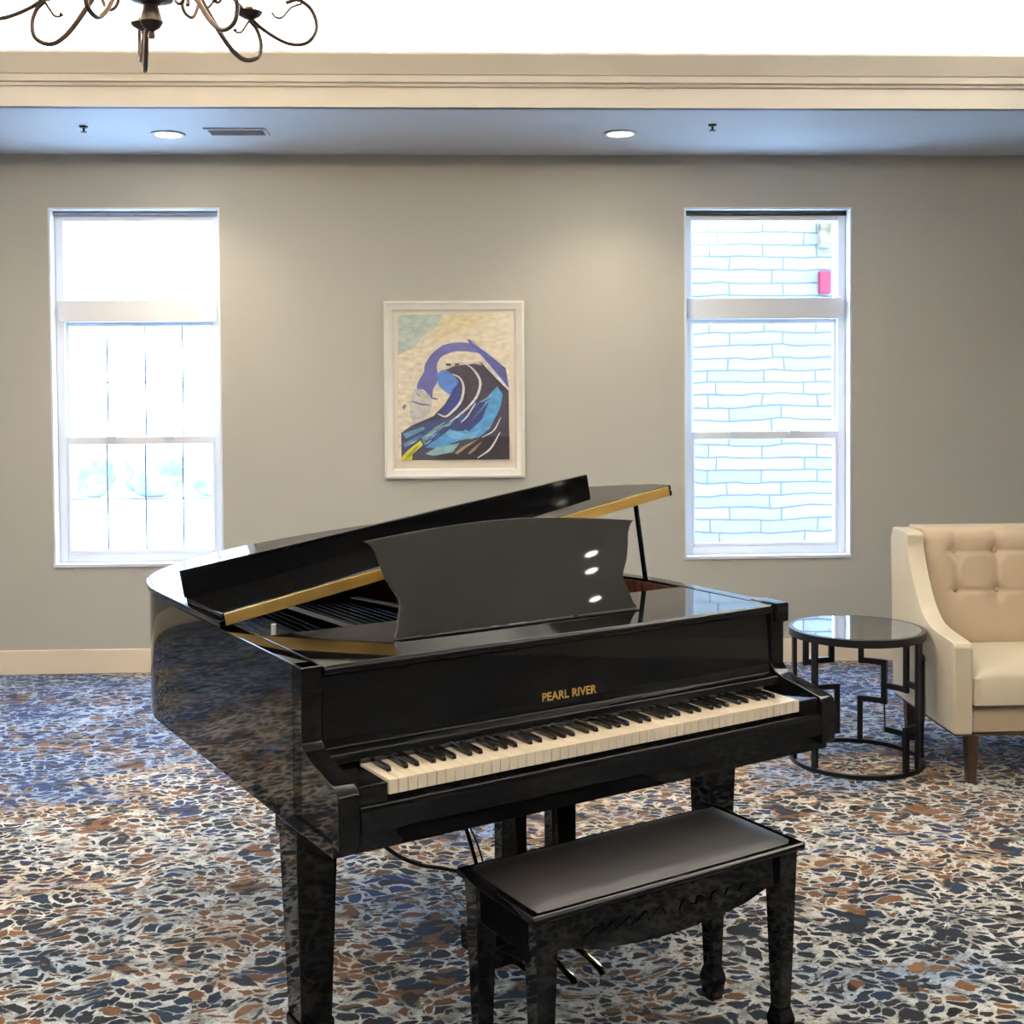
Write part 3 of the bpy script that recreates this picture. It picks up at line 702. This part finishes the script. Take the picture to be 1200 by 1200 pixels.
for pts, w in (([(520, 512), (568, 540), (588, 600), (570, 680), (520, 740), (475, 772), (430, 755)], 8), ([(600, 450), (652, 490), (690, 562), (668, 650), (600, 730), (500, 808)], 8),
    ([(682, 392), (750, 480), (866, 612)], 12), ([(640, 318), (740, 385), (845, 475)], 5), ([(660, 690), (610, 770), (570, 810)], 5), ([(810, 870), (750, 970), (670, 1028)], 6), ([(815, 780), (770, 860), (700, 900)], 4), ([(478, 455), (520, 445), (620, 440), (700, 458)], 7), ([(262, 820), (300, 800), (370, 770)], 5)): stroke(W_, pts, w)
P_((60, 50, 55), [(480, 448), (512, 448), (510, 462), (482, 462)]); P_((60, 50, 55), [(535, 448), (562, 448), (560, 459), (537, 459)])
bm = B(); cm = {}
for i, (col, pts) in enumerate(lay):
    if col not in cm: cm[col] = len(mats); mats.append(flat('paint', srgb(*col)))
    y = -.0104-.00018*i
    vs = [bm.verts.new((AP(*p)[0], y, AP(*p)[1])) for p in pts]
    for tri in tessellate_polygon([[Vector((p[0], p[1], 0)) for p in pts]]):
        try: f = bm.faces.new([vs[k] for k in tri]); f.material_index = cm[col]
        except ValueError: pass
bmesh.ops.recalc_face_normals(bm, faces=bm.faces)
for f in bm.faces:
    if f.normal.y > 0: f.normal_flip()
me = bpy.data.meshes.new('painted_panel'); bm.to_mesh(me); bm.free()
for m_ in mats: me.materials.append(m_)
o = bpy.data.objects.new('painted_panel', me); C.objects.link(o); o.parent = art

# ------------------------------------------------------------------ chandelier
cx, cy, cz = -.877, 3.6, 2.612
chd = thing('chandelier', 'dark bronze scrollwork chandelier hanging at the top left', 'chandelier', (cx, cy, cz))
bm = lathe(B(), [(0, -.012), (.010, -.008), (.011, 0), (.008, .010), (.012, .014), (.024, .022), (.033, .038), (.028, .058), (.020, .085), (.030, .095), (.062, .102), (.060, .110), (.02, .118), (.018, .30), (.04, .33), (.045, .42), (.02, .46), (.014, .56), (.03, .58), (.0, .60)], seg=24)
finish('center_column', bm, IRON, chd)
bm = B(); zt = TRZ-cz
for i in range(int((zt-.62)/.035)):
    z = .60+.0175+i*.035
    if z > zt-.04: break
    a = PI/2*(i % 2); ring_ = [(.011*math.cos(t)*math.cos(a), .011*math.cos(t)*math.sin(a), z+.021*math.sin(t)) for t in [2*PI*k/12 for k in range(12)]]
    tube(bm, ring_, .0028, seg=6, closed=True)
finish('chain', bm, IRON, chd)
bm = lathe(B(), [(0, zt-.05), (.03, zt-.045), (.06, zt-.01), (.065, zt), (0, zt)]); finish('canopy', bm, IRON, chd)
def C3(pts, ang):
    c, s = math.cos(ang), math.sin(ang); return catmull([(r*c, r*s, z+AZ) for r, z in pts], 7)
AZ = .04
angs = [math.radians(a) for a in (32, 108, 182, 254, 326)]
for a in angs:
    bm = B()
    p = C3([(.03, .36), (.06, .26), (.10, .165), (.138, .105), (.212, -.009), (.258, -.058), (.292, -.069), (.326, -.052), (.335, -.013), (.322, .028), (.298, .052)], a)
    tube(bm, p, [.009*(1-.35*i/len(p)) for i in range(len(p))], seg=8)
    am = finish('arm', bm, IRON, chd)
    bm = B()
    p = C3([(.15, .22), (.20, .155), (.25, .108), (.298, .063), (.345, .03), (.42, .002), (.485, .012), (.520, .061), (.505, .115), (.46, .14), (.42, .125)], a)
    tube(bm, p, .0062, seg=8)
    p = C3([(.47, .13), (.435, .112), (.405, .078), (.385, .075), (.37, .088)], a); tube(bm, p, .0038, seg=6)
    p = C3([(.298, .05), (.285, .030), (.272, .012), (.258, .010), (.250, .020)], a); tube(bm, p, [.004]*(len(p)-5)+[.006, .008, .008, .006, .003], seg=6)
    p = C3([(.16, .16), (.145, .11), (.137, .06), (.122, .032), (.102, .038), (.092, .062), (.098, .083), (.109, .078), (.107, .060)], a); tube(bm, p, [.0055]*(len(p)-8)+[.0055, .0055, .006, .0065, .007, .007, .006, .004], seg=8)
    p = C3([(.195, .15), (.185, .09), (.168, .068), (.145, .072), (.125, .09)], a); tube(bm, p, .004, seg=6)
    finish('scroll', bm, IRON, am)
    ex, ey = .298*math.cos(a), .298*math.sin(a)
    bm = lathe(B(), [(0, .052), (.014, .055), (.034, .066), (.042, .076), (.036, .078), (.014, .070), (.012, .090), (0, .09)], (ex, ey, AZ), 10); finish('candle_cup', bm, IRON, am)
    bm = lathe(B(), [(.011, .09), (.011, .19), (0, .19)], (ex, ey, AZ), 12); finish('candle_sleeve', bm, CANDLE, am)
    bm = lathe(B(), [(.004, .19), (.014, .21), (.016, .23), (.008, .265), (0, .28)], (ex, ey, AZ), 12); finish('bulb', bm, BULB, am)

# ------------------------------------------------------------------ ceiling fittings
def downlight(x, y, label, power, group='recessed lights in the soffit'):
    t = thing('recessed_light', label, 'ceiling light', (x, y, SOFZ), group=group)
    bm = lathe(B(), [(.062, .0), (.085, .0), (.088, -.006), (.080, -.010), (.066, -.008), (.062, .0)], seg=32); finish('trim_ring', bm, WPLAST, t)
    bm = lathe(B(), [(0, -.0065), (.0655, -.0065), (.0655, 0), (0, 0)], seg=32); finish('lens', bm, LENS, t)
    l = bpy.data.lights.new('downlight', 'SPOT'); l.energy = power; l.color = (1, .86, .66); l.spot_size = math.radians(130); l.spot_blend = .9; l.shadow_soft_size = .06
    o = bpy.data.objects.new('downlight_lamp', l); C.objects.link(o); o.location = (x, y, SOFZ-.03)
    return t
DLP = 22
downlight(-1.482, 6.395, 'round recessed light in the soffit above the left window, beside the air vent', DLP)
downlight(.843, 6.352, 'round recessed light in the soffit left of the right window, away from the vent', DLP)
for x, y in ((4.95, 1.55), (5.25, 1.38), (5.84, 1.08)):
    downlight(x, y, 'recessed light behind the camera along the right soffit', DLP).scale = (.7, .7, 1)
for x in (-3., 0., 3.): downlight(x, -3.6, 'recessed light behind the camera along the rear soffit', DLP)
v = thing('air_vent', 'rectangular white supply air vent in the soffit right of the left recessed light', 'vent', (-1.12, 6.33, SOFZ))
bm = B(); w2, d2 = .155, .085
box(bm, -w2, w2, -d2, -d2+.018, -.008, -.0005); box(bm, -w2, w2, d2-.018, d2, -.008, -.0005); box(bm, -w2, -w2+.018, -d2+.018, d2-.018, -.008, -.0005); box(bm, w2-.018, w2, -d2+.018, d2-.018, -.008, -.0005)
finish('frame', bm, WPLAST, v, bevel=.002)
finish('backing', box(B(), -w2+.018, w2-.018, -d2+.018, d2-.018, -.0018, -.0006), mat('vent_dark', (.22, .21, .20), .8), v, smooth=False)
for i in range(6):
    y = -d2+.030+i*.0215; M = Matrix.Translation((0, y, -.006)) @ Matrix.Rotation(.6, 4, 'X')
    finish('louver', box(B(), -w2+.019, w2-.019, -.008, .008, -.0008, .0008, M=M), WPLAST, v, smooth=False)
for x, y, lab in ((-1.855, 6.214, 'small dark sprinkler head in the soffit left of the left recessed light'), (1.28, 6.142, 'small dark sprinkler head in the soffit right of the right recessed light')):
    t = thing('sprinkler_head', lab, 'sprinkler', (x, y, SOFZ), group='sprinkler heads')
    finish('collar', lathe(B(), [(0, .0), (.022, .0), (.02, -.008), (0, -.01)], seg=20), DARK, t)
    finish('deflector', lathe(B(), [(0, -.008), (.006, -.010), (.006, -.026), (.016, -.028), (.016, -.031), (0, -.031)], seg=16), DARK, t)

# ------------------------------------------------------------------ light
def area(name, loc, rot, sx, sy, power, col, portal=False):
    l = bpy.data.lights.new(name, 'AREA'); l.shape = 'RECTANGLE'; l.size = sx; l.size_y = sy; l.energy = power; l.color = col
    if portal: l.cycles.is_portal = True
    o = bpy.data.objects.new(name, l); C.objects.link(o); o.location = loc; o.rotation_euler = rot; return o
# added unseen lights behind the crown, brightening the tray and room by bounce
CV = 185; WC = (1, .93, .83)
area('added_cove_fill', ((TX0+TX1)/2, YC+.2, 3.03), (PI, 0, 0), 6.6, .12, CV, WC); area('added_cove_fill', ((TX0+TX1)/2, TY0-.2, 3.03), (PI, 0, 0), 6.6, .12, CV, WC)
area('added_cove_fill', (TX0-.2, 1.4, 3.03), (PI, 0, 0), .12, 8.2, CV, WC); area('added_cove_fill', (TX1+.2, 1.4, 3.03), (PI, 0, 0), .12, 8.2, CV, WC)
for a in angs:
    l = bpy.data.lights.new('candle', 'POINT'); l.energy = 9; l.color = (1, .78, .5); l.shadow_soft_size = .03
    o = bpy.data.objects.new('candle_lamp', l); C.objects.link(o); o.location = (cx+.298*math.cos(a), cy+.298*math.sin(a), cz+.40)
for x0, x1 in WIN:
    area('window_portal', ((x0+x1)/2, YW+.19, (WZ0+WZ1)/2), (-PI/2, 0, 0), x1-x0, WZ1-WZ0, 1, (1, 1, 1), True)
w = bpy.data.worlds.new('World'); bpy.context.scene.world = w; w.use_nodes = True
nt = w.node_tree; bg = nt.nodes['Background']
g = nt.nodes.new('ShaderNodeTexGradient'); tc = nt.nodes.new('ShaderNodeTexCoord'); sx = nt.nodes.new('ShaderNodeSeparateXYZ'); cr = nt.nodes.new('ShaderNodeValToRGB')
cr.color_ramp.elements[0].position = 0; cr.color_ramp.elements[0].color = (.50, .72, 1, 1); cr.color_ramp.elements[1].position = .8; cr.color_ramp.elements[1].color = (.33, .58, 1, 1)
nt.links.new(tc.outputs['Generated'], sx.inputs[0]); nt.links.new(sx.outputs['Z'], cr.inputs[0]); nt.links.new(cr.outputs[0], bg.inputs[0])
bg.inputs[1].default_value = 10.8

# ------------------------------------------------------------------ camera
H = 1.5903; yaw, pitch, roll, f, cyy = .0427, .02917, -.0069, 1435.58, 496.45
F = Vector((math.sin(yaw)*math.cos(pitch), math.cos(yaw)*math.cos(pitch), -math.sin(pitch)))
Rr = Vector((math.cos(yaw), -math.sin(yaw), 0)); U = Rr.cross(F)
R2 = Rr*math.cos(roll)+U*math.sin(roll); U2 = -Rr*math.sin(roll)+U*math.cos(roll)
cam = bpy.data.cameras.new('Camera'); co = bpy.data.objects.new('Camera', cam); C.objects.link(co)
M = Matrix((R2, U2, -F)).transposed().to_4x4(); M.translation = Vector((0, 0, H)); co.matrix_world = M
cam.sensor_width = 36; cam.sensor_fit = 'HORIZONTAL'; cam.lens = f/1200*36; cam.shift_y = (cyy-600)/1200; cam.clip_start = .05; cam.clip_end = 200
sc = bpy.context.scene; sc.camera = co
vs = sc.view_settings; vs.view_transform = 'Standard'; vs.look = 'None'; vs.gamma = 1; vs.use_curve_mapping = False; vs.exposure = 1.05
sc.cycles.max_bounces = 8; sc.cycles.diffuse_bounces = 4; sc.cycles.sample_clamp_indirect = 6; sc.cycles.use_denoising = True
